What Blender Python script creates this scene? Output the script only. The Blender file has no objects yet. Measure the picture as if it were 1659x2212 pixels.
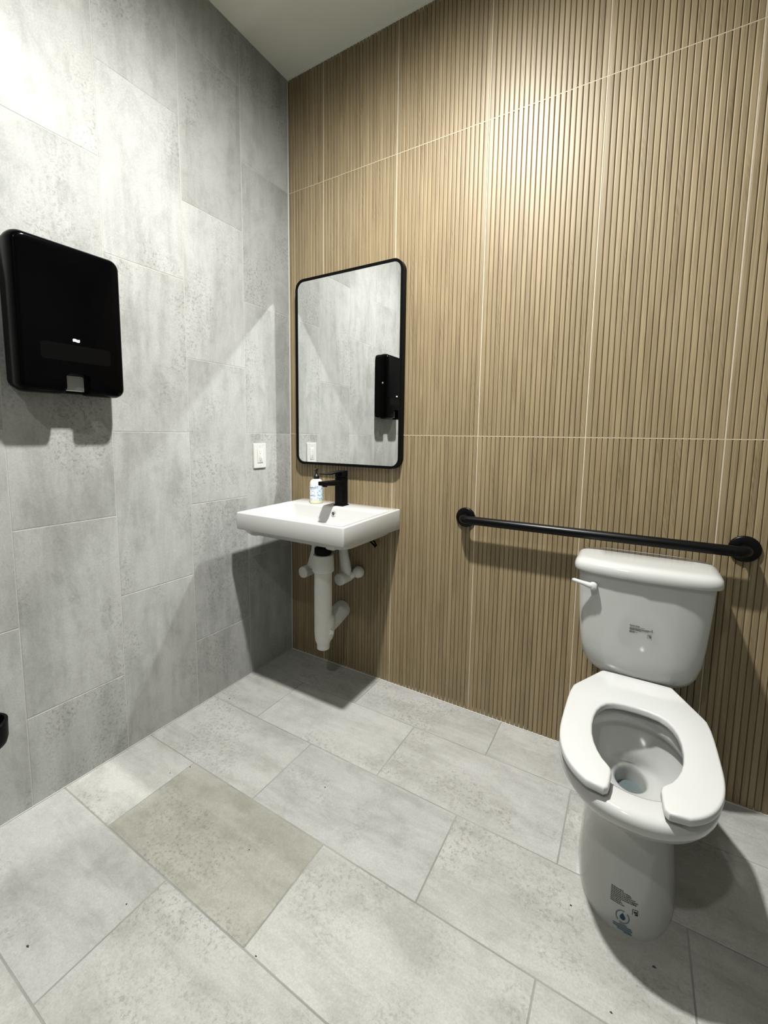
import bpy, bmesh, math, random
from mathutils import Vector, Matrix
from mathutils.bvhtree import BVHTree
random.seed(7)
scene = bpy.context.scene
C = scene.collection
PI = math.pi

# ------------------------------------------------------------------ camera
FX, IW, IH = 921.976, 1659.0, 2212.0
cam_d = bpy.data.cameras.new('camera'); cam = bpy.data.objects.new('camera', cam_d); C.objects.link(cam)
cam_d.sensor_fit = 'VERTICAL'; cam_d.sensor_height = 24.0; cam_d.lens = FX * 24.0 / IH
cam_d.shift_x = 10.08 / IH; cam_d.shift_y = -69.4 / IH
cam_d.clip_start = 0.02; cam_d.clip_end = 50
_a, _b, _c = (math.radians(v) for v in (30.8793, -6.0091, 0.7195))
_fw = Vector((-math.sin(_a) * math.cos(_b), math.cos(_a) * math.cos(_b), math.sin(_b)))
_rt = Vector((math.cos(_a), math.sin(_a), 0)); _up = _rt.cross(_fw)
_r = math.cos(_c) * _rt + math.sin(_c) * _up; _u = -math.sin(_c) * _rt + math.cos(_c) * _up
M = Matrix((( _r.x, _u.x, -_fw.x), (_r.y, _u.y, -_fw.y), (_r.z, _u.z, -_fw.z))).to_4x4()
M.translation = Vector((1.5876, -1.7239, 1.2026)); cam.matrix_world = M
scene.camera = cam

# ------------------------------------------------------------------ world, exposure
w = bpy.data.worlds.new('world'); scene.world = w; w.use_nodes = True
w.node_tree.nodes['Background'].inputs[0].default_value = (0.02, 0.02, 0.02, 1)
w.node_tree.nodes['Background'].inputs[1].default_value = 0.0
vs = scene.view_settings
vs.view_transform = 'Standard'; vs.look = 'None'; vs.gamma = 1.0; vs.use_curve_mapping = False
vs.exposure = 1.33
cy = scene.cycles
cy.max_bounces = 6; cy.diffuse_bounces = 3; cy.glossy_bounces = 4; cy.transmission_bounces = 4
cy.caustics_reflective = True; cy.blur_glossy = 0.0
cy.sample_clamp_indirect = 0.0
cy.use_denoising = True
cy.use_guiding = True; cy.use_surface_guiding = True; cy.guiding_training_samples = 64
# the two recessed ceiling lamps (position, watts); they are built with their fittings below
BEAM = 1.05
LAMPS = [((0.98, -0.88), 61.0, 'recessed ceiling downlight nearer the ribbed wood wall'),
         ((1.25, -2.40), 11.0, 'recessed ceiling downlight farther from the ribbed wood wall')]

ROOM_X, ROOM_Y, ROOM_Z = 2.2293, -2.75, 2.9316

# ------------------------------------------------------------------ materials
def new_mat(name):
    m = bpy.data.materials.new(name); m.use_nodes = True
    nt = m.node_tree; b = nt.nodes['Principled BSDF']
    return m, nt, b
def plain(name, col, rough=0.5, metal=0.0, coat=0.0, spec=0.5, noise=0.0, nscale=40.0, bump=0.0):
    m, nt, b = new_mat(name)
    b.inputs['Roughness'].default_value = rough; b.inputs['Metallic'].default_value = metal
    b.inputs['Coat Weight'].default_value = coat; b.inputs['Specular IOR Level'].default_value = spec
    tc = nt.nodes.new('ShaderNodeTexCoord'); n = nt.nodes.new('ShaderNodeTexNoise')
    n.inputs['Scale'].default_value = nscale; n.inputs['Detail'].default_value = 3
    nt.links.new(tc.outputs['Object'], n.inputs['Vector'])
    mx = nt.nodes.new('ShaderNodeMix'); mx.data_type = 'RGBA'
    mx.inputs[6].default_value = (*col, 1); mx.inputs[7].default_value = (*[c * (1 - noise) for c in col], 1)
    nt.links.new(n.outputs['Fac'], mx.inputs[0]); nt.links.new(mx.outputs[2], b.inputs['Base Color'])
    if bump:
        bp = nt.nodes.new('ShaderNodeBump'); bp.inputs['Strength'].default_value = bump; bp.inputs['Distance'].default_value = 0.002
        nt.links.new(n.outputs['Fac'], bp.inputs['Height']); nt.links.new(bp.outputs[0], b.inputs['Normal'])
    return m
def math_n(nt, op, a, b=None, clamp=False):
    n = nt.nodes.new('ShaderNodeMath'); n.operation = op; n.use_clamp = clamp
    for i, v in enumerate((a, b)):
        if v is None: continue
        if isinstance(v, (int, float)): n.inputs[i].default_value = v
        else: nt.links.new(v, n.inputs[i])
    return n.outputs[0]
def ramp(nt, src, lo, hi, a=0.0, b=1.0):
    n = nt.nodes.new('ShaderNodeMapRange'); n.interpolation_type = 'SMOOTHSTEP'
    nt.links.new(src, n.inputs[0])
    for i, v in enumerate((lo, hi, a, b)): n.inputs[1 + i].default_value = v
    return n.outputs[0]
def coords(nt, seed=53.0):
    tc = nt.nodes.new('ShaderNodeTexCoord'); oi = nt.nodes.new('ShaderNodeObjectInfo')
    sc = nt.nodes.new('ShaderNodeVectorMath'); sc.operation = 'SCALE'; sc.inputs[0].default_value = (seed, seed * 0.7, -seed * 1.3)
    nt.links.new(oi.outputs['Random'], sc.inputs['Scale'])
    ad = nt.nodes.new('ShaderNodeVectorMath'); ad.operation = 'ADD'
    nt.links.new(tc.outputs['Object'], ad.inputs[0]); nt.links.new(sc.outputs[0], ad.inputs[1])
    return ad.outputs[0], oi
def noise(nt, vec, scale, detail=4, rough=0.55, stretch=None, dist=0.0):
    if stretch:
        mp = nt.nodes.new('ShaderNodeMapping'); mp.inputs['Scale'].default_value = stretch
        nt.links.new(vec, mp.inputs['Vector']); vec = mp.outputs[0]
    n = nt.nodes.new('ShaderNodeTexNoise'); n.inputs['Scale'].default_value = scale
    n.inputs['Detail'].default_value = detail; n.inputs['Roughness'].default_value = rough; n.inputs['Distortion'].default_value = dist
    nt.links.new(vec, n.inputs['Vector']); return n.outputs['Fac']
def mixc(nt, fac, a, b):
    mx = nt.nodes.new('ShaderNodeMix'); mx.data_type = 'RGBA'
    for i, v in ((6, a), (7, b)):
        if isinstance(v, tuple): mx.inputs[i].default_value = (*v, 1)
        else: nt.links.new(v, mx.inputs[i])
    if isinstance(fac, float): mx.inputs[0].default_value = fac
    else: nt.links.new(fac, mx.inputs[0])
    return mx.outputs[2]

def concrete(name, light, dark, stain, stretch, streak, rough, pit=1.0, relief=0.0, spec=0.3):
    """concrete-look porcelain: clouds, streaks along the tile, patches of pits; object colour tints each tile"""
    m, nt, b = new_mat(name)
    v, oi = coords(nt)
    cloud = noise(nt, v, 3.2, 4, 0.66, stretch, 0.35)
    mott = noise(nt, v, 11.0, 5, 0.75, stretch, 0.5)
    strk = noise(nt, v, 1.0, 5, 0.72, streak, 0.35)
    mask = ramp(nt, noise(nt, v, 3.6, 2, 0.62, stretch), 0.46, 0.64)
    pits = ramp(nt, noise(nt, v, 95.0, 4, 0.8, None, 0.25), 0.49, 0.64)
    fine = noise(nt, v, 210.0, 2, 0.75)
    f = math_n(nt, 'ADD', ramp(nt, cloud, 0.38, 0.68, 0, 0.42), ramp(nt, strk, 0.40, 0.68, 0, 0.58))
    f = math_n(nt, 'ADD', f, ramp(nt, mott, 0.40, 0.70, -0.12, 0.36), True)
    col = mixc(nt, f, light, dark)
    pm = math_n(nt, 'MULTIPLY', mask, pits)
    col = mixc(nt, math_n(nt, 'MULTIPLY', pm, 0.80 * pit, True), col, stain)
    gr = ramp(nt, fine, 0.3, 0.7, 0.92, 1.07)
    hs = nt.nodes.new('ShaderNodeHueSaturation'); nt.links.new(col, hs.inputs['Color']); nt.links.new(gr, hs.inputs['Value'])
    tint = nt.nodes.new('ShaderNodeMix'); tint.data_type = 'RGBA'; tint.blend_type = 'MULTIPLY'; tint.inputs[0].default_value = 1.0
    nt.links.new(hs.outputs[0], tint.inputs[6]); nt.links.new(oi.outputs['Color'], tint.inputs[7])
    nt.links.new(tint.outputs[2], b.inputs['Base Color'])
    nt.links.new(ramp(nt, cloud, 0.3, 0.7, rough - 0.06, rough + 0.08), b.inputs['Roughness'])
    b.inputs['Specular IOR Level'].default_value = spec
    if relief:
        bp = nt.nodes.new('ShaderNodeBump'); bp.inputs['Strength'].default_value = relief; bp.inputs['Distance'].default_value = 0.0012
        nt.links.new(pits, bp.inputs['Height']); bp.invert = True; nt.links.new(bp.outputs[0], b.inputs['Normal'])
    return m
M_wall_tile = concrete('grey_concrete_wall_tile', (0.315, 0.32, 0.309), (0.222, 0.227, 0.216), (0.118, 0.121, 0.112), (1, 1, 0.7), (11, 11, 1.7), 0.50, 0.75, 0.0, 0.18)
M_floor_tile = concrete('grey_concrete_floor_tile', (0.30, 0.30, 0.287), (0.215, 0.215, 0.2), (0.125, 0.123, 0.108), (0.8, 1, 1), (2.0, 10, 9), 0.46, 0.75, 0.22, 0.35)

def wood():
    m, nt, b = new_mat('oak_ribbed_porcelain')
    v, oi = coords(nt, 31.0)
    grain = noise(nt, v, 1.0, 6, 0.65, (260, 260, 5.0), 0.6)
    band = noise(nt, v, 1.0, 4, 0.55, (55, 55, 2.2), 1.4)
    tone = oi.outputs['Random']
    w1 = nt.nodes.new('ShaderNodeTexWave'); w1.wave_type = 'BANDS'; w1.bands_direction = 'DIAGONAL'
    mp = nt.nodes.new('ShaderNodeMapping'); mp.inputs['Scale'].default_value = (70, 70, 14); nt.links.new(v, mp.inputs['Vector'])
    nt.links.new(mp.outputs[0], w1.inputs['Vector']); w1.inputs['Scale'].default_value = 1.0; w1.inputs['Distortion'].default_value = 9.0
    w1.inputs['Detail'].default_value = 3; w1.inputs['Detail Scale'].default_value = 0.7
    wm = ramp(nt, noise(nt, v, 1.0, 2, 0.5, (20, 20, 2.6)), 0.56, 0.66)
    f = math_n(nt, 'ADD', ramp(nt, grain, 0.40, 0.66, 0.0, 0.42), ramp(nt, band, 0.36, 0.68, 0.0, 0.45))
    f = math_n(nt, 'ADD', f, math_n(nt, 'MULTIPLY', math_n(nt, 'MULTIPLY', w1.outputs['Fac'], wm), 0.35), True)
    col = mixc(nt, f, (0.222, 0.173, 0.099), (0.128, 0.092, 0.047))
    hs = nt.nodes.new('ShaderNodeHueSaturation'); nt.links.new(col, hs.inputs['Color'])
    nt.links.new(ramp(nt, tone, 0.0, 1.0, 0.93, 1.06), hs.inputs['Value'])
    nt.links.new(hs.outputs[0], b.inputs['Base Color'])
    b.inputs['Roughness'].default_value = 0.47; b.inputs['Specular IOR Level'].default_value = 0.42
    return m
M_wood = wood()
M_wood_grout = plain('cream_grout', (0.43, 0.37, 0.28), 0.8, noise=0.25, nscale=60, bump=0.2)
M_grout = plain('grey_grout', (0.36, 0.36, 0.34), 0.85, noise=0.3, nscale=90, bump=0.2)
M_floor_grout = plain('dirty_grey_grout', (0.26, 0.26, 0.24), 0.9, noise=0.75, nscale=5, bump=0.3)
M_caulk = plain('white_caulk', (0.33, 0.33, 0.31), 0.6, noise=0.2, nscale=50)
M_ceiling = plain('ceiling_paint', (0.62, 0.63, 0.56), 0.9, noise=0.04, nscale=200, bump=0.15)
M_paint = plain('wall_paint', (0.20, 0.21, 0.19), 0.8, noise=0.04, nscale=120, bump=0.1)
M_porc = plain('white_vitreous_china', (0.36, 0.365, 0.352), 0.12, coat=0.15, spec=0.4, noise=0.02, nscale=8)
M_seat = plain('white_seat_plastic', (0.39, 0.395, 0.385), 0.22, noise=0.02, nscale=12)
M_sink = plain('white_sink_ceramic', (0.42, 0.42, 0.41), 0.10, coat=0.2, noise=0.02, nscale=8)
M_blackmetal = plain('matte_black_metal', (0.0018, 0.0018, 0.002), 0.40, spec=0.08, noise=0.2, nscale=60)
M_barblack = plain('satin_black_bar', (0.0012, 0.0012, 0.0015), 0.30, spec=0.16, noise=0.2, nscale=60)
M_gloss = plain('glossy_black_plastic', (0.0008, 0.0008, 0.001), 0.14, spec=0.05, noise=0.2, nscale=30)
M_black2 = plain('dark_grey_plastic', (0.002, 0.002, 0.0022), 0.4, spec=0.06, noise=0.2, nscale=40)
M_pvc = plain('white_pipe_insulation', (0.56, 0.565, 0.53), 0.55, noise=0.12, nscale=30, bump=0.15)
M_plastic = plain('white_outlet_plastic', (0.44, 0.44, 0.42), 0.3, noise=0.02, nscale=30)
M_slot = plain('outlet_slot', (0.05, 0.05, 0.05), 0.6)
M_chrome = plain('chrome', (0.75, 0.75, 0.75), 0.08, metal=1.0)
M_mirror = plain('mirror_silver', (0.90, 0.915, 0.91), 0.0, metal=1.0)
M_paper = plain('paper_towel', (0.34, 0.34, 0.33), 0.9, noise=0.15, nscale=300, bump=0.3)
M_water = plain('toilet_water', (0.08, 0.10, 0.10), 0.03)
M_ink = plain('black_ink', (0.02, 0.022, 0.02), 0.7)
M_blueink = plain('blue_ink', (0.07, 0.12, 0.15), 0.7)
M_darkblue = plain('dark_blue_ink', (0.008, 0.035, 0.07), 0.7)
M_film = plain('clear_label_film', (0.66, 0.68, 0.64), 0.3)
M_badge = plain('white_badge', (0.66, 0.68, 0.66), 0.4)
M_soapbody = plain('pearl_soap_bottle', (0.66, 0.64, 0.55), 0.25, coat=0.2, noise=0.05)
M_soapliquid = plain('pale_soap', (0.62, 0.60, 0.40), 0.2, coat=0.3)
M_pump = plain('black_pump_plastic', (0.003, 0.0025, 0.002), 0.35)
M_grit = plain('dark_grit', (0.03, 0.027, 0.02), 0.9)
M_chip = plain('pale_chip', (0.40, 0.40, 0.375), 0.8)
M_emit = bpy.data.materials.new('lamp_lens'); M_emit.use_nodes = True
_e = M_emit.node_tree.nodes['Principled BSDF']; _e.inputs['Base Color'].default_value = (0.9, 0.9, 0.86, 1); _e.inputs['Roughness'].default_value = 0.5
def label_mat():
    m, nt, b = new_mat('soap_label_print')
    v, oi = coords(nt, 0.0)
    f = ramp(nt, noise(nt, v, 130.0, 3, 0.6, None, 1.5), 0.50, 0.58)
    nt.links.new(mixc(nt, f, (0.62, 0.72, 0.80), (0.16, 0.27, 0.40)), b.inputs['Base Color']); b.inputs['Roughness'].default_value = 0.35
    return m
M_label = label_mat()
M_labelface = plain('pale_blue_label', (0.66, 0.72, 0.82), 0.4)

# ------------------------------------------------------------------ mesh helpers
class MB:
    def __init__(s): s.v = []; s.f = []
    def add(s, vs, fs):
        k = len(s.v); s.v += [tuple(p) for p in vs]; s.f += [tuple(i + k for i in f) for f in fs]; return s
    def box(s, x0, x1, y0, y1, z0, z1):
        vs = [(x, y, z) for z in (z0, z1) for y in (y0, y1) for x in (x0, x1)]
        return s.add(vs, [(0, 2, 3, 1), (4, 5, 7, 6), (0, 1, 5, 4), (2, 6, 7, 3), (0, 4, 6, 2), (1, 3, 7, 5)])
    def loft(s, rings, cap0=True, cap1=True):
        n = len(rings[0]); vs = [p for r in rings for p in r]; fs = []
        for i in range(len(rings) - 1):
            for j in range(n):
                a, b = i * n + j, i * n + (j + 1) % n
                fs.append((a, b, b + n, a + n))
        if cap0: fs.append(tuple(reversed(range(n))))
        if cap1: fs.append(tuple(range((len(rings) - 1) * n, len(rings) * n)))
        return s.add(vs, fs)
    def lathe(s, prof, c=(0, 0, 0), axis='z', n=32, cap0=True, cap1=True):
        rings = []
        for r, h in prof:
            ring = []
            for k in range(n):
                t = 2 * PI * k / n; a, b = r * math.cos(t), r * math.sin(t)
                p = {'z': (a, b, h), 'y': (a, h, -b), 'x': (h, a, b)}[axis]
                ring.append((p[0] + c[0], p[1] + c[1], p[2] + c[2]))
            rings.append(ring)
        return s.loft(rings, cap0, cap1)
    def tube(s, pts, rad, n=16, cap=True):
        pts = [Vector(p) for p in pts]; rings = []
        rads = rad if isinstance(rad, (list, tuple)) else [rad] * len(pts)
        t0 = (pts[1] - pts[0]).normalized()
        u = t0.orthogonal().normalized()
        for i, p in enumerate(pts):
            t = (pts[min(i + 1, len(pts) - 1)] - pts[max(i - 1, 0)]).normalized()
            u = (u - t * u.dot(t)).normalized(); v = t.cross(u)
            rings.append([tuple(p + rads[i] * (math.cos(2 * PI * k / n) * u + math.sin(2 * PI * k / n) * v)) for k in range(n)])
        return s.loft(rings, cap, cap)
    def prism(s, poly, fn0, fn1):
        n = len(poly)
        return s.loft([[fn0(*p) for p in poly], [fn1(*p) for p in poly]])
    def mesh(s, name):
        me = bpy.data.meshes.new(name); me.from_pydata(s.v, [], s.f); me.update()
        bm = bmesh.new(); bm.from_mesh(me); bmesh.ops.recalc_face_normals(bm, faces=bm.faces); bm.to_mesh(me); bm.free()
        return me
def ob(name, me, mat, parent=None, loc=(0, 0, 0), smooth=False, bevel=0, segs=3, kind=None, label=None, auto=40):
    if isinstance(me, MB): me = me.mesh(name)
    if mat is not None and not me.materials: me.materials.append(mat)
    o = bpy.data.objects.new(name, me); C.objects.link(o); o.location = loc
    if parent is not None: o.parent = parent
    if smooth:
        me.polygons.foreach_set('use_smooth', [True] * len(me.polygons))
        me.set_sharp_from_angle(angle=math.radians(auto))
    if bevel:
        b = o.modifiers.new('bevel', 'BEVEL'); b.width = bevel; b.segments = segs; b.limit_method = 'ANGLE'; b.angle_limit = math.radians(35)
        b.harden_normals = False
        me.polygons.foreach_set('use_smooth', [True] * len(me.polygons)); me.set_sharp_from_angle(angle=math.radians(60))
    if kind: o['kind'] = kind
    if label: o['label'] = label
    return o
def empty(name, loc=(0, 0, 0)):
    o = bpy.data.objects.new(name, None); C.objects.link(o); o.location = loc; o.empty_display_size = 0.05; return o
def tag(o, label, cat, group=None):
    o['label'] = label; o['category'] = cat
    if group: o['group'] = group
    return o
def rrect(x0, x1, y0, y1, r, n=6):
    pts = []
    for cx, cyy, a0 in ((x1 - r, y1 - r, 0), (x0 + r, y1 - r, 90), (x0 + r, y0 + r, 180), (x1 - r, y0 + r, 270)):
        for k in range(n + 1):
            t = math.radians(a0 + 90 * k / n); pts.append((cx + r * math.cos(t), cyy + r * math.sin(t)))
    return pts
def text_polys(txt, size):
    """triangulated outlines of a word in its own plane, centred"""
    cu = bpy.data.curves.new('t', 'FONT'); cu.body = txt; cu.size = size; cu.align_x = 'CENTER'; cu.align_y = 'CENTER'
    cu.resolution_u = 3
    o = bpy.data.objects.new('t', cu); C.objects.link(o)
    dg = bpy.context.evaluated_depsgraph_get(); me = bpy.data.meshes.new_from_object(o.evaluated_get(dg))
    vs = [tuple(v.co) for v in me.vertices]; fs = [tuple(p.vertices) for p in me.polygons]
    bpy.data.objects.remove(o); bpy.data.curves.remove(cu); bpy.data.meshes.remove(me)
    return vs, fs

# ------------------------------------------------------------------ setting: walls, floor, ceiling
# rear wall: ribbed oak-look tiles 0.40 x 1.20 m
wall_back = ob('wall_back', MB().box(-0.10, ROOM_X + 0.1, 0.010, 0.12, -0.05, ROOM_Z + 0.02), M_wood_grout, kind='structure',
               label='rear wall clad in vertically ribbed oak-look tiles with cream grout')
TW, TX0, PITCH = 0.4008, 0.2253, 0.4008 / 22
ZR = [0.0, 1.2027, 2.4057, ROOM_Z]
GW = 0.0026
def slat_mesh(h, wd=PITCH, name='slat'):
    g = 0.0011                       # half the groove
    a = wd / 2 - g
    prof = [(-wd / 2 + 0.0004, 0.0050), (-a - 0.0005, 0.0036), (-a, 0.0012), (-a + 0.0012, 0.0001), (-a + 0.0026, 0.0), (a - 0.0026, 0.0), (a - 0.0012, 0.0001), (a, 0.0012), (a + 0.0005, 0.0036), (wd / 2 - 0.0004, 0.0050)]
    m = MB().loft([[(x, y, 0) for x, y in prof], [(x, y, h) for x, y in prof]])
    return m
SL = {}
for r in range(3):
    h = ZR[r + 1] - ZR[r] - GW
    me = slat_mesh(h).mesh('slat'); me.materials.append(M_wood)
    me.polygons.foreach_set('use_smooth', [True] * len(me.polygons)); me.set_sharp_from_angle(angle=math.radians(50)); SL[r] = me
cols = [(0.0, TX0)] + [(TX0 + i * TW, TX0 + (i + 1) * TW) for i in range(5)]
for r in range(3):
    z0 = ZR[r] + GW / 2; h = ZR[r + 1] - ZR[r] - GW
    for ci, (xa, xb) in enumerate(cols):
        tile = ob('wood_tile', MB().box(xa + GW / 2, xb - GW / 2, 0.0050, 0.0102, 0, h), M_wood, wall_back, (0, 0, z0))
        n = int((xb - xa + 1e-4) / PITCH); rest = MB(); nr = 0
        for k in range(n):
            xc = xb - (k + 0.5) * PITCH * (1 - GW / TW) - GW / 2 if True else 0
            if xc < 1.965:
                s = bpy.data.objects.new('slat', SL[r]); C.objects.link(s); s.parent = tile; s.location = (xc, 0, 0)
            else:
                sm = slat_mesh(h); rest.add([(p[0] + xc, p[1], p[2]) for p in sm.v], sm.f); nr += 1
        if nr: ob('slat_field', rest, M_wood, tile, kind='stuff')
        lead = xb - GW - n * PITCH * (1 - GW / TW) - xa
        if ci == 0 and lead > 0.003:
            ob('slat', slat_mesh(h, lead), M_wood, tile, (xa + lead / 2, 0, 0))
for xa, xb in cols[:-1]:
    ob('grout_line', MB().box(xb - 0.0021, xb + 0.0021, 0.0003, 0.0101, 0, ROOM_Z), M_wood_grout, wall_back)
for z in ZR[1:3]:
    ob('grout_line', MB().box(0, ROOM_X, 0.0002, 0.0101, z - 0.0016, z + 0.0016), M_wood_grout, wall_back)
# caulk pressed into the groove ends along floor and ceiling
cb = MB(); ct = MB(); rc = random.Random(3)
k = 0; x = TX0 - 12 * PITCH
while x < ROOM_X - 0.01:
    q = 0.004 + 0.010 * rc.random() ** 2
    if 0.70 < x < 1.28: q = 0.014 + 0.024 * rc.random() ** 0.6 * (1 - abs(x - 1.0) / 0.40)
    cb.add([(x - 0.0020, 0.0004, 0.001), (x + 0.0020, 0.0004, 0.001), (x, 0.0012, q), (x - 0.0018, 0.0052, 0.001), (x + 0.0018, 0.0052, 0.001), (x, 0.0053, q)],
           [(0, 1, 2), (3, 5, 4), (0, 3, 4, 1), (0, 2, 5, 3), (1, 4, 5, 2)])
    q = 0.005 + 0.014 * rc.random()
    zt = ROOM_Z
    ct.add([(x - 0.0020, 0.0006, zt), (x + 0.0020, 0.0006, zt), (x, 0.0022, zt - q), (x - 0.0020, 0.0052, zt), (x + 0.0020, 0.0052, zt), (x, 0.0053, zt - q)],
           [(0, 2, 1), (3, 4, 5), (0, 1, 4, 3), (0, 3, 5, 2), (1, 2, 5, 4)])
    x += PITCH
cb.box(0.0, ROOM_X, -0.0035, 0.003, 0.0, 0.0022); ct.box(0, ROOM_X, -0.003, 0.003, ROOM_Z - 0.004, ROOM_Z)
ob('floor_caulk', cb, M_chip, wall_back, kind='stuff'); ob('ceiling_caulk', ct, M_ceiling, wall_back, kind='stuff')

# left wall: grey concrete-look tiles 0.30 x 0.60 m, upright, half bond
wall_left = ob('wall_left', MB().box(-0.12, -0.0006, ROOM_Y - 0.1, 0.012, -0.05, ROOM_Z + 0.02), M_grout, kind='structure',
               label='left wall of upright grey concrete-look tiles in half bond')
GT, GZ, GJ = 0.3029, 0.6030, 0.0026
rt_ = random.Random(11)
def tile_box(dx, dy, dz, e=0.0010, axis='x'):
    """a tile with a slightly eased front edge"""
    if axis == 'x':
        r0 = [(-0.009, y, z) for y, z in ((0, 0), (dy, 0), (dy, dz), (0, dz))]
        r1 = [(-e, y, z) for y, z in ((0, 0), (dy, 0), (dy, dz), (0, dz))]
        r2 = [(0, y, z) for y, z in ((e, e), (dy - e, e), (dy - e, dz - e), (e, dz - e))]
    else:
        r0 = [(x, y, -0.009) for x, y in ((0, 0), (dx, 0), (dx, dy), (0, dy))]
        r1 = [(x, y, -e) for x, y in ((0, 0), (dx, 0), (dx, dy), (0, dy))]
        r2 = [(x, y, 0) for x, y in ((e, e), (dx - e, e), (dx - e, dy - e), (e, dy - e))]
    return MB().loft([r0, r1, r2])
WT = {(0, 0): 0.97, (0, 1): 1.0, (0, 2): 0.95, (0, 3): 0.90, (1, 4): 0.86, (1, 3): 1.05, (2, 4): 0.96, (2, 3): 1.05, (2, 1): 1.0, (2, 2): 1.0, (3, 2): 0.98, (1, 2): 0.93, (0, 4): 0.95, (3, 4): 1.05, (3, 3): 1.0}
tcache = {}
ci = 0; y1 = 0.0
while y1 > ROOM_Y:
    y0 = max(y1 - GT, ROOM_Y)
    off = -0.0033 if ci % 2 == 0 else -0.0033 - GZ / 2
    ri = 0; z0 = off
    while z0 < ROOM_Z:
        za, zb = max(z0, 0.0) + GJ / 2, min(z0 + GZ, ROOM_Z) - GJ / 2
        if zb - za > 0.02:
            key = (round(y1 - y0, 4), round(zb - za, 4))
            if key not in tcache:
                me = tile_box(0, y1 - y0 - GJ, zb - za).mesh('wall_tile'); me.materials.append(M_wall_tile); tcache[key] = me
            o = ob('wall_tile', tcache[key], None, wall_left, (0, y0 + GJ / 2, za))
            t = WT.get((ci, ri), rt_.uniform(0.94, 1.03)); o.color = (t, t * 1.0, t * rt_.uniform(0.985, 1.0), 1)
        z0 += GZ; ri += 1
    y1 -= GT; ci += 1
# white caulk bead in the corner
ob('corner_caulk', MB().add([(0, -0.004, 0), (0.004, 0.0, 0), (-0.001, 0.002, 0), (0, -0.004, ROOM_Z), (0.004, 0, ROOM_Z), (-0.001, 0.002, ROOM_Z)],
   [(0, 1, 4, 3), (1, 2, 5, 4), (2, 0, 3, 5), (0, 2, 1), (3, 4, 5)]), M_caulk, wall_left)
ob('floor_caulk', MB().box(-0.001, 0.0035, ROOM_Y, 0, 0, 0.0025), M_caulk, wall_left)

# floor: grey tiles 0.30 x 0.60 m, long side along the ribbed wall, half bond
floor = ob('floor', MB().box(-0.1, ROOM_X + 0.1, ROOM_Y - 0.1, 0.1, -0.10, -0.0009), M_floor_grout, kind='structure',
           label='floor of grey concrete-look tiles laid in half bond')
FJ = 0.0026; yj = [0.0] + [-0.2225 - 0.3008 * i for i in range(9)]
FT = {(3, 1): (0.79, 0.785, 0.71), (4, 1): (0.97, 0.97, 0.955), (4, 0): (0.94, 0.945, 0.945), (2, 1): (0.94, 0.95, 0.95), (1, 2): (1.03, 1.03, 1.02), (3, 2): (1.0, 1.0, 0.98), (2, 2): (1.0, 1.0, 0.98)}
fc = {}
for r in range(len(yj) - 1):
    ya, yb = max(yj[r + 1], ROOM_Y), yj[r]
    if yb <= ROOM_Y: break
    s = 0.5750 if r % 2 == 0 else 0.2745
    xs = [0.0] + [s + 0.5990 * i for i in range(-1, 5) if 0.01 < s + 0.5990 * i < ROOM_X - 0.01] + [ROOM_X]
    for k in range(len(xs) - 1):
        dx, dy = xs[k + 1] - xs[k] - FJ, yb - ya - FJ
        key = (round(dx, 4), round(dy, 4))
        if key not in fc:
            me = tile_box(dx, dy, 0, 0.0012, 'z').mesh('floor_tile'); me.materials.append(M_floor_tile); fc[key] = me
        o = ob('floor_tile', fc[key], None, floor, (xs[k] + FJ / 2, ya + FJ / 2, 0))
        t = rt_.uniform(0.96, 1.04); o.color = (*FT.get((r, k), (t, t, t * 0.985)), 1)

ceiling = ob('ceiling', MB().box(-0.1, ROOM_X + 0.1, ROOM_Y - 0.1, 0.1, ROOM_Z, ROOM_Z + 0.1), M_ceiling, kind='structure', label='plain painted ceiling')
ob('wall_right', MB().box(ROOM_X, ROOM_X + 0.1, ROOM_Y - 0.1, 0.1, -0.05, ROOM_Z + 0.02), M_paint, kind='structure', label='plain painted right wall')
ob('wall_front', MB().box(-0.1, ROOM_X + 0.1, ROOM_Y - 0.1, ROOM_Y, -0.05, ROOM_Z + 0.02), M_paint, kind='structure', label='plain painted wall behind the camera')

# ------------------------------------------------------------------ ceiling lamps
for (lx, ly), watts, lab in LAMPS:
    t = tag(empty('recessed_downlight', (lx, ly, ROOM_Z)), lab, 'lamp', 'ceiling downlights')
    ob('trim_ring', MB().lathe([(0.038, -0.0005), (0.036, -0.006), (0.040, -0.008), (0.056, -0.005), (0.058, -0.0005)], n=40, cap0=False, cap1=False), M_ceiling, t, smooth=True)
    ob('lens', MB().lathe([(0.037, -0.0005), (0.037, -0.003)], n=40), M_emit, t)
    ld = bpy.data.lights.new('downlight_lamp', 'AREA'); ld.shape = 'DISK'; ld.size = 0.085; ld.energy = watts; ld.color = (1.0, 0.988, 0.955)
    # reflector optics: the beam is narrower than a bare disc (extra cosine fall-off off its axis)
    ld.use_nodes = True; lt = ld.node_tree; em = lt.nodes['Emission']
    ge = lt.nodes.new('ShaderNodeNewGeometry'); dt = lt.nodes.new('ShaderNodeVectorMath'); dt.operation = 'DOT_PRODUCT'
    lt.links.new(ge.outputs['Incoming'], dt.inputs[0]); lt.links.new(ge.outputs['Normal'], dt.inputs[1])
    lt.links.new(math_n(lt, 'POWER', math_n(lt, 'ABSOLUTE', dt.outputs['Value']), BEAM), em.inputs['Strength'])
    lo = bpy.data.objects.new('downlight_lamp', ld); C.objects.link(lo); lo.parent = t; lo.location = (0, 0, -0.009)

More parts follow.
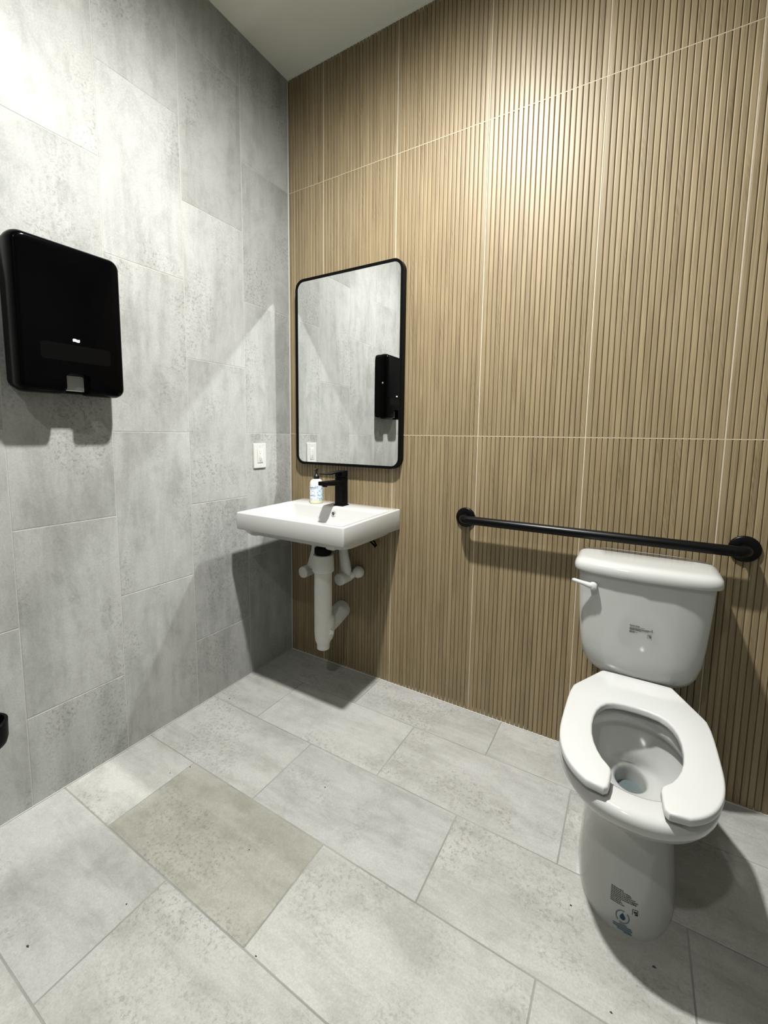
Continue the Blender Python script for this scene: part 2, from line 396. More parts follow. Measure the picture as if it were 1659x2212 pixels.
# ------------------------------------------------------------------ toilet
TXC = 1.6355
def sec(z, hw, yf, yb, yc, ef=2.3, eb=2.3, n=72):
    ring = []
    for k in range(n):
        t = 2 * PI * k / n; c, s = math.cos(t), math.sin(t); e = ef if s < 0 else eb
        x = hw * math.copysign(abs(c) ** (2 / e), c)
        y = yc + ((yc - yf) if s < 0 else (yb - yc)) * math.copysign(abs(s) ** (2 / e), s)
        ring.append((x, y, z))
    return ring
toilet = tag(empty('toilet', (TXC, 0, 0)), 'white two-piece toilet with open-front seat below the black grab bar', 'toilet')
bm_ = MB()
outer = [(0.0, .1170, -.624, -.13, -.40, 2.4, 2.6), (.012, .1180, -.625, -.13, -.40, 2.4, 2.6), (.06, .114, -.618, -.13, -.40, 2.4, 2.6), (.13, .108, -.607, -.13, -.40, 2.4, 2.6), (.20, .101, -.598, -.12, -.40, 2.4, 2.6),
         (.25, .101, -.602, -.12, -.42, 2.3, 2.5), (.285, .110, -.622, -.14, -.44, 2.25, 2.4), (.312, .130, -.662, -.18, -.46, 2.2, 2.3), (.335, .152, -.700, -.20, -.48, 2.2, 2.2), (.355, .167, -.724, -.22, -.49, 2.2, 2.2),
         (.372, .1755, -.737, -.225, -.495, 2.2, 2.2), (.390, .178, -.742, -.228, -.495, 2.2, 2.2), (.402, .1765, -.740, -.228, -.495, 2.2, 2.2), (.409, .170, -.733, -.232, -.495, 2.2, 2.2), (.411, .160, -.722, -.24, -.495, 2.2, 2.2),
         (.411, .128, -.680, -.335, -.50, 2.2, 2.3), (.407, .121, -.672, -.342, -.50, 2.2, 2.3), (.395, .118, -.668, -.346, -.50, 2.2, 2.3), (.374, .118, -.668, -.348, -.50, 2.2, 2.3), (.370, .122, -.672, -.344, -.50, 2.2, 2.3), (.366, .132, -.684, -.334, -.50, 2.2, 2.3),
         (.352, .134, -.688, -.332, -.50, 2.2, 2.2), (.325, .126, -.662, -.335, -.49, 2.2, 2.2), (.295, .107, -.612, -.338, -.465, 2.1, 2.1), (.268, .082, -.550, -.342, -.435, 2.1, 2.1), (.252, .060, -.484, -.338, -.405, 2.1, 2.1), (.244, .046, -.452, -.339, -.395, 2, 2), (.236, .040, -.441, -.339, -.390, 2, 2), (.225, .0385, -.438, -.338, -.388, 2, 2), (.17, .036, -.431, -.332, -.382, 2, 2), (.10, .03, -.41, -.330, -.37, 2, 2)]
bm_.loft([sec(*s_) for s_ in outer])
bowl = ob('bowl', bm_, M_porc, toilet, smooth=True, auto=55)
dk = MB(); dk.loft([[(x, y, z) for x, y in rrect(-w_, w_, y0, -.045, .03)] for z, w_, y0 in ((.20, .085, -.20), (.26, .09, -.24), (.33, .098, -.27), (.395, .105, -.28), (.405, .104, -.28), (.410, .10, -.276))])
ob('deck', dk, M_porc, bowl, smooth=True, auto=55)
ob('water', MB().loft([sec(.190, .0366, -.4335, -.3350, -.384, 2, 2), sec(.192, .0367, -.4337, -.3352, -.384, 2, 2)]), M_water, toilet)
# tank
def tsec(z, hw, yf, yb=-.022, bow=.022, e=7.0, n=96):
    ring = []
    for k in range(n):
        t = 2 * PI * k / n; c, s = math.cos(t), math.sin(t)
        x = hw * math.copysign(abs(c) ** (2 / e), c); yc = (yf + yb) / 2
        y = yc + (yb - yc) * math.copysign(abs(s) ** (2 / e), s)
        if s < 0: y -= bow * (1 - (x / hw) ** 2) * abs(s) ** (2 / e)
        ring.append((x, y, z))
    return ring
tk = MB().loft([tsec(z, hw, yf, -.03 if z < .46 else -.022, b_, e_) for z, hw, yf, b_, e_ in
    ((.4115, .095, -.135, .010, 4), (.416, .115, -.150, .014, 4), (.426, .132, -.163, .016, 4.5), (.445, .149, -.174, .018, 5), (.47, .161, -.181, .02, 5.5), (.51, .1705, -.186, .02, 6), (.56, .1755, -.189, .021, 6.5), (.64, .1805, -.193, .022, 7), (.72, .1845, -.197, .022, 7), (.768, .187, -.199, .022, 7))])
tank = ob('tank', tk, M_porc, toilet, smooth=True, auto=60)
lidm = MB().loft([tsec(z, hw, yf, -.012, .024, 7) for z, hw, yf in ((.7665, .194, -.206), (.768, .1985, -.210), (.772, .2005, -.212), (.784, .2005, -.212), (.794, .198, -.2095), (.801, .192, -.203), (.8055, .183, -.193), (.808, .170, -.178), (.8092, .14, -.15)) ])
ob('tank_lid', lidm, M_porc, toilet, smooth=True, auto=60)
# lever: pivot boss and a tapering handle pointing left
lv = empty('x'); bpy.data.objects.remove(lv)
lever = ob('flush_lever', MB().tube([(-.137, -.221, .7265), (-.150, -.2235, .7275), (-.165, -.224, .7315), (-.182, -.2235, .7345), (-.194, -.222, .7365), (-.2000, -.221, .7370)], [.0105, .0095, .0075, .0065, .0062, .0035], 20), M_seat, toilet, smooth=True, auto=70)
ob('pivot', MB().lathe([(.012, -.196), (.0125, -.222), (.0105, -.229), (.005, -.2315)], (-.137, 0, .7245), 'y', 24), M_seat, lever, smooth=True)
# seat
def seat_outline():
    pts = []
    def ell(hw, yc, ry, e, a):
        c, s = math.cos(a), math.sin(a)
        return (hw * math.copysign(abs(c) ** (2 / e), c), yc + ry * math.copysign(abs(s) ** (2 / e), s))
    # outer, from the right front tip round the back to the left one
    right = []
    for a in range(-62, 1, 4):
        right.append(ell(.1745, -.515, .229, 2.5, math.radians(a)))
    right += [(.1745, -.49), (.1742, -.45), (.1735, -.41), (.1715, -.37), (.167, -.334), (.160, -.318)]
    back = [(.0985, -.196), (.092, -.191), (.06, -.190), (0, -.190)]
    tip_in = [(.060, -.728), (.052, -.720), (.049, -.70), (.0475, -.668), (.0495, -.655), (.056, -.645)]
    inner = [(.068, -.630), (.080, -.606), (.090, -.578), (.097, -.545), (.1000, -.51), (.099, -.47), (.094, -.435), (.085, -.408), (.072, -.386), (.055, -.373), (.03, -.366), (0, -.364)]
    half_out = [right[0]] + right[1:] + back
    half_in = tip_in + inner
    loop = half_out + [(-x, y) for x, y in reversed(half_out[:-1])]
    loop += [(-x, y) for x, y in half_in] + [(x, y) for x, y in reversed(half_in[:-1])]
    return loop
so = seat_outline()
me = bpy.data.meshes.new('seat'); b_ = bmesh.new()
vsq = [b_.verts.new((x, y, .4185)) for x, y in so]; f_ = b_.faces.new(vsq)
ex = bmesh.ops.extrude_face_region(b_, geom=[f_]); bmesh.ops.translate(b_, verts=[g for g in ex['geom'] if isinstance(g, bmesh.types.BMVert)], vec=(0, 0, .0215))
bmesh.ops.recalc_face_normals(b_, faces=b_.faces)
edges = [e for e in b_.edges if len(e.link_faces) == 2 and abs(e.link_faces[0].normal.z - e.link_faces[1].normal.z) > .5]
bmesh.ops.bevel(b_, geom=edges, offset=.0062, segments=4, profile=.5, affect='EDGES', clamp_overlap=True)
bmesh.ops.triangulate(b_, faces=[f for f in b_.faces if len(f.verts) > 4])
b_.to_mesh(me); b_.free()
seat = ob('seat', me, M_seat, toilet, smooth=True, auto=38)
for sx in (-1, 1):
    ob('hinge', MB().loft([[(x, y, z) for x, y in rrect(sx * .07 - .016, sx * .07 + .016, -.250, -.205, .008)] for z in (.409, .4195)]), M_seat, seat)
    ob('bumper', MB().loft([[(x, y, z) for x, y in rrect(sx * .125 - .010, sx * .125 + .010, -.60, -.57, .008)] for z in (.4095, .4195)]), M_seat, seat)

def decal(name, quads_or_polys, host, origin, mat, parent, off=.0010, direction=(0, 1, 0)):
    """flat print pressed onto a curved host: 2-D (u, v) points go to origin + (u, *, v), cast along +y onto the host"""
    hm = host.data; bvh = BVHTree.FromPolygons([v.co for v in hm.vertices], [tuple(p.vertices) for p in hm.polygons])
    m = MB(); d = Vector(direction)
    for vs, fs in quads_or_polys:
        out = []
        for u, v in [(p[0], p[1]) for p in vs]:
            o_ = Vector((origin[0] + u, origin[1], origin[2] + v))
            h = bvh.ray_cast(o_, d)
            p = h[0] - d * off if h[0] is not None else o_
            out.append(tuple(p))
        m.add(out, fs)
    return ob(name, m, mat, parent)
def rectq(u0, u1, v0, v1, nu=1, shear=0.0):
    vs = []; fs = []
    for i in range(nu + 1):
        u = u0 + (u1 - u0) * i / nu; vs += [(u, v0 + shear * u), (u, v1 + shear * u)]
    for i in range(nu): fs.append((2 * i, 2 * i + 2, 2 * i + 3, 2 * i + 1))
    return (vs, fs)
def micro(lines, h, gap, rng):
    """lines of print too small to read: runs of short strokes"""
    out = []
    for u0, v, wd, hh in lines:
        u = u0
        while u < u0 + wd:
            l = rng.uniform(.0016, .0046); l = min(l, u0 + wd - u)
            out.append(rectq(u, u + l, v, v + hh)); u += l + rng.uniform(.0005, .0011)
    return out
rl = random.Random(5)
tl = []
for v, wd, hh in ((.0175, .026, .0021), (.0142, .040, .0013), (.0096, .060, .0013), (.0076, .062, .0013), (.0056, .050, .0013), (.0036, .032, .0013), (-.0010, .015, .0013), (-.0030, .022, .0013), (-.0050, .014, .0012)):
    tl.append((-.031, v, wd, hh))
pr = micro(tl, 0, 0, rl)
pr += [rectq(.0275, .0292, .0112, .0152)]
pr += [rectq(.0165, .0275, -.0028, -.0021), rectq(.0165, .0172, -.0128, -.0021), rectq(.0165, .0275, -.0128, -.0121), rectq(.0268, .0275, -.0128, -.0021), rectq(.019, .0255, -.0062, -.0046), rectq(.0215, .0262, -.0085, -.0066), rectq(.024, .0275, -.0112, -.0088)]
decal('tank_label', pr, tank, (.003, -.5, .6015), M_ink, tank)['label'] = 'small black printed product label'
# pedestal prints
bl = []
for i in range(9):
    bl.append((-.026, .020 - i * .0041, (.026, .034, .044, .052, .058, .056, .022, .026, .030)[i], .0019))
pr = micro(bl, 0, 0, rl) + [rectq(.021, .033, -.011, -.0098), rectq(.021, .0222, -.023, -.0098), rectq(.0318, .033, -.023, -.0098), rectq(.024, .031, -.018, -.014), rectq(.027, .033, -.023, -.019)]
pr += [rectq(.006, .016, .018, .0195, 1, -.2), rectq(.020, .028, .012, .0135, 1, -.5)]
BX, BZ = -.004, .081
decal('base_label', pr, bowl, (BX, -.9, BZ), M_ink, bowl)['label'] = 'black printed label with torn edge'
ring = []
N = 28
for k in range(N):
    if k in (4, 5, 18): continue
    a0, a1 = 2 * PI * k / N, 2 * PI * (k + .8) / N
    ring.append(([(math.cos(a) * r_, math.sin(a) * r_) for a, r_ in ((a0, .0125), (a1, .0125), (a1, .0150), (a0, .0150))], [(0, 1, 2, 3)]))
ring += [rectq(-.019, .020, -.0225, -.0200, 10), rectq(-.019, .022, -.0270, -.0240, 10), rectq(-.010, .020, -.0310, -.0284, 10), rectq(.004, .022, -.0350, -.0325, 10), rectq(-.006, .010, -.0185, -.0165, 10)]
decal('water_saving_label', ring, bowl, (BX + .002, -.9, BZ - .038), M_blueink, bowl)['label'] = 'pale blue round water-saving print'
drop = ([(0, .0098)] + [(math.sin(a) * .0060, -.0012 - math.cos(a) * .0060) for a in [math.radians(q) for q in (110, 80, 45, 0, -45, -80, -110)]], [(0, 1, 2), (0, 2, 3), (0, 3, 4), (0, 4, 5), (0, 5, 6), (0, 6, 7)])
decal('drop_mark', [drop], bowl, (BX + .002, -.9, BZ - .038), M_darkblue, bowl)

# ------------------------------------------------------------------ grab bar
gb = tag(empty('grab_bar', (0.988, 0, 0.860)), 'long straight black grab bar on the ribbed wood wall above the toilet', 'grab bar')
L = 0.914; D = .058; pts = []
for k in range(9):
    a = math.radians(90 * k / 8); pts.append((.03 - .03 * math.cos(a), -(D - .03) - .03 * math.sin(a), 0))
pts = [(0, -.004, 0)] + pts + [(L - p[0], p[1], 0) for p in reversed(pts)] + [(L, -.004, 0)]
ob('bar', MB().tube(pts, .0172, 28), M_barblack, gb, smooth=True, auto=60)
for x in (0, L):
    ob('flange', MB().lathe([(.0415, -.0002), (.0420, -.004), (.0410, -.0075), (.0385, -.0095), (.019, -.0105)], (x, 0, 0), 'y', 48), M_barblack, gb, smooth=True)

# ------------------------------------------------------------------ mirror
mir = tag(empty('mirror', (.375, 0, 1.5075)), 'rectangular wall mirror with rounded corners and thin black frame above the basin', 'mirror')
HW, HH, MD = .307, .459, .031
def mring(w_, h_, r_, y): return [(x, y, z) for x, z in rrect(-w_, w_, -h_, h_, r_, 10)]
fr = MB().loft([mring(HW, HH, .050, -.0002), mring(HW, HH, .050, -MD + .001), mring(HW - .001, HH - .001, .049, -MD), mring(HW - .0115, HH - .0115, .0385, -MD), mring(HW - .0125, HH - .0125, .0375, -MD + .001), mring(HW - .0125, HH - .0125, .0375, -.0002)], False, False)
n_ = len(rrect(-1, 1, -1, 1, .1, 10)); fr.f += [tuple((a, (a + 1) % n_, 5 * n_ + (a + 1) % n_, 5 * n_ + a)) for a in range(n_)]
ob('frame', fr, M_blackmetal, mir, smooth=True, auto=35)
ob('glass', MB().loft([mring(HW - .0128, HH - .0128, .0372, -.004), mring(HW - .0128, HH - .0128, .0372, -.0275)]), M_mirror, mir)

# ------------------------------------------------------------------ wash basin
SX0, SX1, SD = .0897, .6731, .4515
basin = tag(empty('wash_basin', (.3814, 0, .8635)), 'white rectangular wall-hung wash basin under the mirror', 'basin')
BW = (SX1 - SX0) / 2
def tilt(ring, z): return [(x, y, z + .0177 * y) for x, y in ring]
def rr(w0, y0, y1, r): return rrect(-w0, w0, y0, y1, r, 6)
bb = MB()
bot = lambda ring, zf, zb: [(x, y, zb + (zf - zb) * (-y / SD)) for x, y in ring]
bb.loft([bot(rr(BW - .006, -SD + .006, -.004, .006), -.0847, -.0975), bot(rr(BW - .001, -SD + .001, -.001, .008), -.0820, -.0945), bot(rr(BW, -SD, -.0005, .008), -.0790, -.0915),
         tilt(rr(BW, -SD, -.0005, .008), -.004), tilt(rr(BW - .0012, -SD + .0012, -.0012, .008), -.001), tilt(rr(BW - .004, -SD + .004, -.004, .007), 0.0),
         tilt(rr(BW - .0195, -SD + .0175, -.113, .014), 0.0), tilt(rr(BW - .0225, -SD + .0205, -.116, .016), -.0025), tilt(rr(BW - .0255, -SD + .0235, -.120, .020), -.010),
         tilt(rr(BW - .034, -SD + .033, -.128, .030), -.060), tilt(rr(BW - .060, -SD + .06, -.15, .045), -.088), tilt(rr(BW - .17, -SD + .17, -.19, .03), -.098), tilt(rr(.024, -.236, -.190, .022), -.1005)])
body = ob('body', bb, M_sink, basin, smooth=True, auto=50)
ub = MB().loft([[(x, y, z) for x, y in rrect(-w_, w_, y0, y1, r_, 6)] for z, w_, y0, y1, r_ in ((-.078, BW - .014, -SD + .014, -.05, .02), (-.104, BW - .018, -SD + .030, -.052, .03), (-.110, BW - .024, -SD + .045, -.058, .06), (-.120, BW - .07, -SD + .085, -.075, .09), (-.128, BW - .14, -SD + .15, -.10, .06), (-.133, .06, -.27, -.14, .05))])
ob('underside', ub, M_sink, basin, smooth=True, auto=50)
for x0, y0 in ((-.225, -.40), (.205, -.405), (.235, -.06)):
    ob('mounting_foot', MB().loft([[(x0 + x, y0 + y, z) for x, y in rrect(-a, a, -a * .8, a * .8, .008)] for z, a in ((-.080, .026), (-.108, .022), (-.112, .018))]), M_sink, basin, smooth=True, auto=50)
ovf = ob('overflow_ring', MB().lathe([(.0128, -.001), (.0132, -.0035), (.0115, -.0048), (.0085, -.0042), (.0080, -.0005)], (0, -.1235, -.0335), 'y', 32, False, False), M_chrome, basin, smooth=True)
ob('overflow_hole', MB().lathe([(.0082, -.0006), (.0082, -.0022)], (0, -.1235, -.0335), 'y', 24), M_slot, ovf)
ob('drain', MB().lathe([(.021, -.1022), (.0215, -.0998), (.018, -.0986), (.004, -.0992)], (0, -.213, -.0035), 'z', 28), M_blackmetal, basin, smooth=True)
# faint grey print on the rear right rim
sk = []
rs = random.Random(9)
for i in range(5):
    for k in range(7):
        u = .175 + k * .008 + rs.uniform(0, .002); v = -.030 - i * .007
        sk.append(([(u, v), (u + rs.uniform(.003, .0065), v), (u + rs.uniform(.003, .0065), v + .0022), (u, v + .0022)], [(0, 1, 2, 3)]))
sk += [([(.238, -.075), (.250, -.075), (.250, -.060), (.238, -.060)], [(0, 1, 2, 3)])]
pm_ = MB()
for vs_, fs_ in sk: pm_.add([(x, y, .0004 + .0177 * y) for x, y in vs_], fs_)
ob('rim_print', pm_, plain('grey_ink', (.42, .42, .43), .6), basin, label='faint grey print on the rim')

# ------------------------------------------------------------------ faucet
fau = tag(empty('faucet', (.3835, -.066, .8625)), 'square matte black single-lever faucet on the basin rim', 'faucet')
def sq(a, z, y0=0): return [(x, y + y0, z) for x, y in rrect(-a, a, -a, a, .003, 3)]
ob('base_plate', MB().loft([sq(.0275, -.001), sq(.0275, .003), sq(.0262, .0048)]), M_blackmetal, fau, smooth=True, auto=35)
ob('column', MB().loft([sq(.0228, .0045), sq(.0228, .1335)]), M_blackmetal, fau, smooth=True, auto=35)
hd = ob('handle', MB().loft([sq(.0195, .133), sq(.0195, .1365), sq(.0228, .1375), sq(.0228, .1655), sq(.0215, .1675)]), M_blackmetal, fau, smooth=True, auto=35)
ob('lever', MB().loft([[(x * s_, y, z) for x, z in ((-1, z0), (1, z0), (1, z1), (-1, z1))] for y, s_, z0, z1 in ((.015, .0205, .158, .168), (-.05, .0195, .1595, .1665), (-.10, .0185, .1560, .1615), (-.146, .0175, .1590, .1630))]), M_blackmetal, hd, bevel=.001, segs=2)
sp = ob('spout', MB().loft([[(x, y, z) for x, z in rrect(-.0205, .0205, z0, z1, .003, 3)] for y, z0, z1 in ((-.020, .0985, .1235), (-.150, .1085, .1270))]), M_blackmetal, fau, smooth=True, auto=35)
ob('aerator', MB().lathe([(.0115, .102), (.0122, .110)], (0, -.128, 0), n=24), M_blackmetal, sp, smooth=True)
hose = [(.095 + .0 , .0, 0)]
tag(ob('supply_hose', MB().tube([(.015, .038, -.112), (.05, .038, -.13), (.10, .038, -.140), (.145, .038, -.148), (.167, .038, -.165), (.178, .038, -.182), (.172, .040, -.190), (.15, .040, -.172), (.12, .040, -.155)], .0045, 10), M_blackmetal, None, (.3835, -.066, .8625), smooth=True), 'thin black supply hose loop hanging under the right side of the basin', 'hose')

# ------------------------------------------------------------------ soap bottle
sbz = .8625
soap = tag(empty('soap_bottle', (.2395, -.0775, sbz)), 'pale pump soap bottle with blue patterned label on the basin rim', 'soap bottle')
sbt = ob('bottle', MB().lathe([(.030, .0), (.0318, .002), (.0325, .008), (.0325, .094), (.0318, .101), (.029, .109), (.024, .1155), (.017, .119), (.0135, .1205)], n=40), M_soapbody, soap, smooth=True, auto=50)
def arc(r, a0, a1, z0, z1, n=24):
    vs = []; fs = []
    for i in range(n + 1):
        a = math.radians(a0 + (a1 - a0) * i / n); vs += [(r * math.sin(a), -r * math.cos(a), z0), (r * math.sin(a), -r * math.cos(a), z1)]
    for i in range(n): fs.append((2 * i, 2 * i + 2, 2 * i + 3, 2 * i + 1))
    return vs, fs
ob('soap_level', MB().lathe([(.0300, .0), (.0319, .0015), (.03265, .008), (.03265, .0155)], n=40, cap0=False, cap1=False), M_soapliquid, sbt, smooth=True)
ob('label_band', MB().add(*arc(.03285, -180, 180, .017, .0865, 64)), M_label, sbt, smooth=True)
FA = 18   # degrees: the plain label panel faces a little right of the room's axis
lf = ob('label_panel', MB().add(*arc(.0330, FA - 44, FA + 22, .028, .0825)), M_labelface, sbt, smooth=True)
ob('label_bar', MB().add(*arc(.0332, FA - 44, FA + 22, .0768, .0802)), M_darkblue, lf)
def wrap(polys, a_c, z_c, r=.0333):
    m = MB()
    for vs, fs in polys:
        m.add([(r * math.sin(math.radians(a_c) + p[0] / r), -r * math.cos(math.radians(a_c) + p[0] / r), z_c + p[1]) for p in vs], fs)
    return m
AC = FA - 11
ob('label_name', wrap([text_polys("MEYER'S", .0088)], AC, .0712), M_darkblue, lf)
ob('label_line', wrap([text_polys("CLEAN DAY", .0042)], AC, .0650), M_darkblue, lf)
cr = ([(math.cos(2 * PI * k / 32) * r_, math.sin(2 * PI * k / 32) * r_) for k in range(32) for r_ in (.0088, .0100)], [(2 * k, 2 * k + 1, (2 * k + 3) % 64, (2 * k + 2) % 64) for k in range(32)])
ob('label_ring', wrap([cr], AC, .0515), M_darkblue, lf)
cd = ([(math.cos(2 * PI * k / 32) * .0086, math.sin(2 * PI * k / 32) * .0086) for k in range(32)], [tuple(range(32))])
ob('label_disc', wrap([cd], AC, .0515), M_badge, lf)
ob('label_text', wrap(micro([(-.0165, .004, .033, .0022), (-.0165, 0, .033, .0022)], 0, 0, random.Random(2)), AC, .0355), M_blueink, lf)
pu = ob('pump', MB().lathe([(.0142, .1185), (.0146, .120), (.0142, .1315), (.0115, .1375), (.0062, .1440), (.0050, .150), (.0052, .1580), (.0075, .1620), (.0075, .1705), (.0058, .1725)], n=28), M_pump, soap, smooth=True, auto=50)
ob('nozzle', MB().tube([(0, 0, .1665), (.006, -.012, .1668), (.011, -.024, .1655), (.0135, -.030, .1630)], [.0055, .0050, .0042, .0036], 14), M_pump, pu, smooth=True)

# ------------------------------------------------------------------ plumbing under the basin
dr = tag(empty('drain_pipe', (.3785, -.200, 0)), 'white insulated drain pipe and trap under the basin', 'pipe')
ob('black_tailpiece', MB().lathe([(.027, .7295), (.027, .690), (.0400, .682), (.0410, .660), (.036, .652), (.030, .650)], n=36), M_blackmetal, dr, smooth=True, auto=45)
ob('slip_nut', MB().lathe([(.046, .650), (.0475, .646), (.0500, .590), (.0505, .574), (.048, .571), (.043, .570)], n=36), M_pvc, dr, smooth=True, auto=45)
ob('tailpiece_cover', MB().lathe([(.0415, .578), (.0425, .572), (.0425, .5645), (.0410, .5635), (.0410, .5005), (.0418, .499), (.0415, .42), (.0412, .3), (.0415, .29), (.0405, .262), (.0375, .238), (.0330, .224), (.0305, .220), (.0300, .197), (.027, .1945)], n=36), M_pvc, dr, smooth=True, auto=45)
ob('trap_cover', MB().lathe([(.030, .365), (.0440, .345), (.0462, .320), (.0445, .300), (.0455, .285), (.0430, .262), (.036, .24)], (.0015, .012, 0), n=36), M_pvc, dr, smooth=True, auto=45)
ob('trap_arm', MB().tube([(.0, .03, .295), (-.012, .10, .303), (-.030, .188, .312), (-.0315, .1995, .313)], [.040, .0425, .044, .044], 32), M_pvc, dr, smooth=True, auto=50)
ob('strap_tab', MB().loft([[(.040, -.008, .272), (.040, .006, .272), (.040, .006, .302), (.040, -.008, .302)], [(.058, .000, .280), (.058, .006, .280), (.058, .006, .292), (.058, .000, .292)]]), M_pvc, dr)
def valve(x, z, lab, stem, ball=None):
    v = tag(empty('shutoff_valve', (x, 0, z)), lab, 'valve', 'insulated shut-off valves under the basin')
    ob('valve_cover', MB().lathe([(.022, -.0005), (.026, -.02), (.0285, -.045), (.0290, -.110), (.0285, -.117), (.026, -.119)], (0, 0, 0), 'y', 32), M_pvc, v, smooth=True, auto=50)
    ob('stem_cover', MB().tube(stem, [.024, .0255, .0245, .022, .019], 24), M_pvc, v, smooth=True, auto=50)
    if ball:
        bl_ = ob('knob', MB().lathe([(.012, -.0005), (.022, -.006), (.0275, -.016), (.0285, -.028), (.026, -.040), (.019, -.049), (.008, -.053)], ball, 'y', 28), M_pvc, v, smooth=True, auto=60)
        ob('neck', MB().tube([(.0, -.06, -.004), (ball[0], -.030, ball[2])], [.018, .014], 18), M_pvc, bl_)
    return v
valve(.183, .5055, 'white insulated valve left of the drain pipe', [(.0, -.06, .0), (.02, -.065, .035), (.036, -.07, .075), (.045, -.07, .115), (.05, -.07, .22)])
valve(.409, .510, 'white insulated valve with round knob right of the drain pipe', [(.0, -.06, .0), (.004, -.065, .035), (.000, -.07, .08), (-.008, -.07, .12), (-.014, -.07, .22)], (.050, 0, .022))

# ------------------------------------------------------------------ outlet
ol = tag(empty('power_outlet', (0, -.2235, 1.0935)), 'white rectangular power outlet on the grey tiles beside the mirror', 'outlet')
def oring(a, b, r, x, n=4): return [(x, y, z) for y, z in rrect(-a, a, -b, b, r, n)]
ob('cover_plate', MB().loft([oring(.0400, .0605, .003, .0002), oring(.0400, .0605, .003, .004), oring(.0378, .0583, .002, .0062)]), M_plastic, ol, smooth=True, auto=30)
rcp = ob('receptacle', MB().loft([oring(.0170, .0340, .002, .006), oring(.0170, .0340, .002, .0078), oring(.0162, .0332, .002, .0082)]), M_plastic, ol, smooth=True, auto=30)
for dz in (.0195, -.0155):
    ob('slot', MB().box(.0080, .00835, -.0072, -.0056, dz - .0025, dz + .0050), M_slot, rcp)
    ob('slot', MB().box(.0080, .00835, .0050, .0064, dz - .0015, dz + .0045), M_slot, rcp)
    ob('ground_hole', MB().lathe([(.0024, .0080), (.0024, .00835)], (0, -.0005, dz - .0085), 'x', 14), M_slot, rcp)
for dz in (.0478, -.0478):
    ob('screw', MB().lathe([(.0034, .0060), (.0030, .0072)], (0, 0, dz), 'x', 16), M_plastic, ol)
ob('plate_print', MB().box(.0062, .00635, .014, .030, .0505, .0535), plain('grey_print', (.35, .35, .34), .6), ol)

# ------------------------------------------------------------------ paper towel dispenser
dp = tag(empty('towel_dispenser', (0, -1.053, 1.315)), 'glossy black paper towel dispenser on the grey tiled wall', 'dispenser')
NC = .0035
DW, DH, DD = .148, .444, .100
def dring(a, z0, z1, r, x): return [(x, y, z) for y, z in rrect(-a, a, z0, z1, r, 8)]
ob('back_housing', MB().loft([dring(DW - .006, .012, DH - .004, .025, .0002), dring(DW - .003, .010, DH - .002, .028, .012), dring(DW - .003, .010, DH - .002, .028, .050)]), M_black2, dp, smooth=True, auto=40)
# front cover with the notch cut through its lower edge
def cover_outline(ins):
    a = DW - ins; z0 = ins; z1 = DH - ins; r = .030 - ins * .5; pts = []
    for cx, cz, a0 in ((a - r, z1 - r, 0), (-a + r, z1 - r, 90)):
        for k in range(9):
            t = math.radians(a0 + 90 * k / 8); pts.append((cx + r * math.cos(t), cz + r * math.sin(t)))
    rb = .026 - ins * .5
    for k in range(9):
        t = math.radians(180 + 90 * k / 8); pts.append((-a + rb + rb * math.cos(t), z0 + rb + rb * math.sin(t)))
    nw, nh = .0285 + ins * .3, .060 + ins * .3; nc = NC
    pts += [(nc + u, v) for u, v in ((-nw - .010, z0), (-nw - .003, z0 + .003), (-nw, z0 + .010), (-nw, nh - .010), (-nw + .003, nh - .003), (-nw + .010, nh), (nw - .010, nh), (nw - .003, nh - .003), (nw, nh - .010), (nw, z0 + .010), (nw + .003, z0 + .003), (nw + .010, z0))]
    for k in range(9):
        t = math.radians(270 + 90 * k / 8); pts.append((a - rb + rb * math.cos(t), z0 + rb + rb * math.sin(t)))
    return pts
cv = MB(); rings = []
for x, ins in ((.048, .0), (.066, .0), (.080, .0022), (.090, .0062), (.0955, .0110), (.0980, .018)):
    rings.append([(x, y, z) for y, z in cover_outline(ins)])
cv.loft(rings)
cover = ob('cover', cv, M_gloss, dp, smooth=True, auto=40)
ob('window', MB().loft([[(.0978, y, z) for y, z in rrect(-.092, .100, .098, .148, .010)], [(.0984, y, z) for y, z in rrect(-.092, .100, .098, .148, .010)]]), plain('smoked_window', (.0018, .0018, .0018), .3, spec=.06), cover)
ob('bottom_tray', MB().box(.012, .060, -.085, .085, .006, .0105), M_black2, dp)
lk = ob('lock', MB().lathe([(.006, DW - .0035), (.006, DW + .0008)], (.066, 0, .245), 'y', 18), M_chrome, dp)
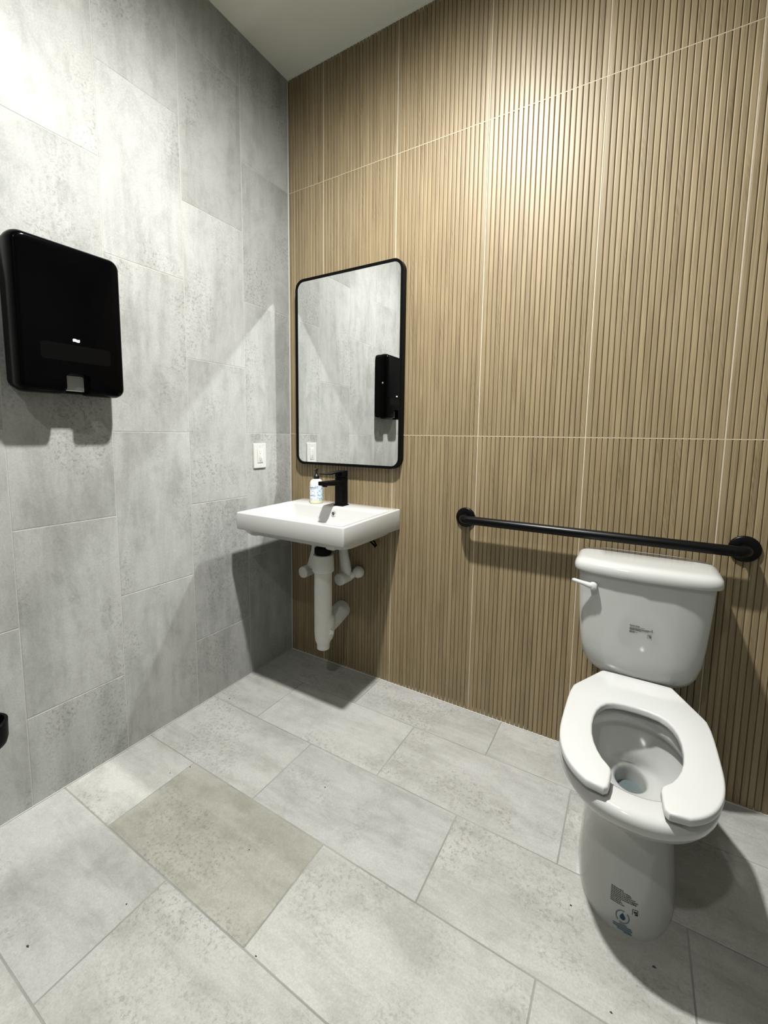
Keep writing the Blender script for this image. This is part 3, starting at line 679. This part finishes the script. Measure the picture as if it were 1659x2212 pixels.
# badge: y decreases to the viewer's left, so words run along +y
bd = []
for k in range(25):
    u = -.0085 + .017 * k / 24; wv = .0010 * math.sin((u + .0085) / .017 * 2 * PI)
    bd.append((u, wv))
e_ = .0006
bpoly = [(u, -.0042 + wv * .9) for u, wv in bd] + [(.0095, -.0030), (.0095, .0030)] + [(u, .0040 + wv * .9) for u, wv in reversed(bd)] + [(-.0095, .0030), (-.0095, -.0030)]
bc = (.0025, .1625)
badge = ob('badge', MB().loft([[(.0978, bc[0] + u, bc[1] + v) for u, v in bpoly], [(.0987, bc[0] + u, bc[1] + v) for u, v in bpoly]]), M_badge, cover)
tv, tf = text_polys('TORK', .0066)
ob('badge_text', MB().add([(.0989, bc[0] + p[0], bc[1] + p[1] + .0006 * math.sin((p[0] + .0085) / .017 * 2 * PI)) for p in tv], tf), M_ink, badge)
pt = MB()
for k in range(5):
    x0 = .0510 + k * .0034
    pt.box(x0, x0 + .0028, NC - .0272, NC + .0272, .0112 + .0008 * (k % 3), .058 + .0015 * (k % 2))
tag(ob('paper_towel_stack', pt, M_paper, None, (0, -1.053, 1.315)), 'white folded paper towels showing in the notch of the black dispenser', 'paper towel')

# ------------------------------------------------------------------ black cup at the left edge
cup = tag(empty('wall_cup', (.0, -1.334, .298)), 'small round black wall-mounted cup cut by the left picture edge', 'cup holder')
ob('cup_body', MB().lathe([(.020, .0), (.038, .004), (.050, .016), (.0545, .032), (.0555, .070), (.0560, .082), (.0540, .084), (.0480, .084), (.0462, .080), (.0455, .035), (.038, .016), (.01, .010)], (.068, 0, 0), n=48), M_black2, cup, smooth=True, auto=45)
ob('wall_bracket', MB().loft([[(.0003, y, z) for y, z in rrect(-.018, .018, .025, .075, .006)], [(.016, y, z) for y, z in rrect(-.015, .015, .030, .072, .006)]]), M_black2, cup)

# ------------------------------------------------------------------ grit on the floor
gm = MB(); rg = random.Random(4)
for gx, gy in ((.545, -1.215), (.28, -.845), (.245, -.90), (.44, -1.385), (.075, -.50), (.75, -.66), (.70, -.95), (.91, -1.12), (1.70, -.66), (1.52, -.62), (1.62, -.80)):
    s_ = rg.uniform(.0018, .0034); a = rg.uniform(0, 3)
    q = [(gx + s_ * math.cos(a + t) * (1.6 if i % 2 else 1), gy + s_ * math.sin(a + t) * .8) for i, t in enumerate((0, 1.3, 2.6, 3.9, 5.2))]
    gm.loft([[(x, y, .0) for x, y in q], [(gx + (x - gx) * .6, gy + (y - gy) * .6, .0018) for x, y in q]])
g = ob('floor_grit', gm, M_grit, None, kind='stuff'); tag(g, 'scattered dark specks of grit on the floor tiles', 'grit')
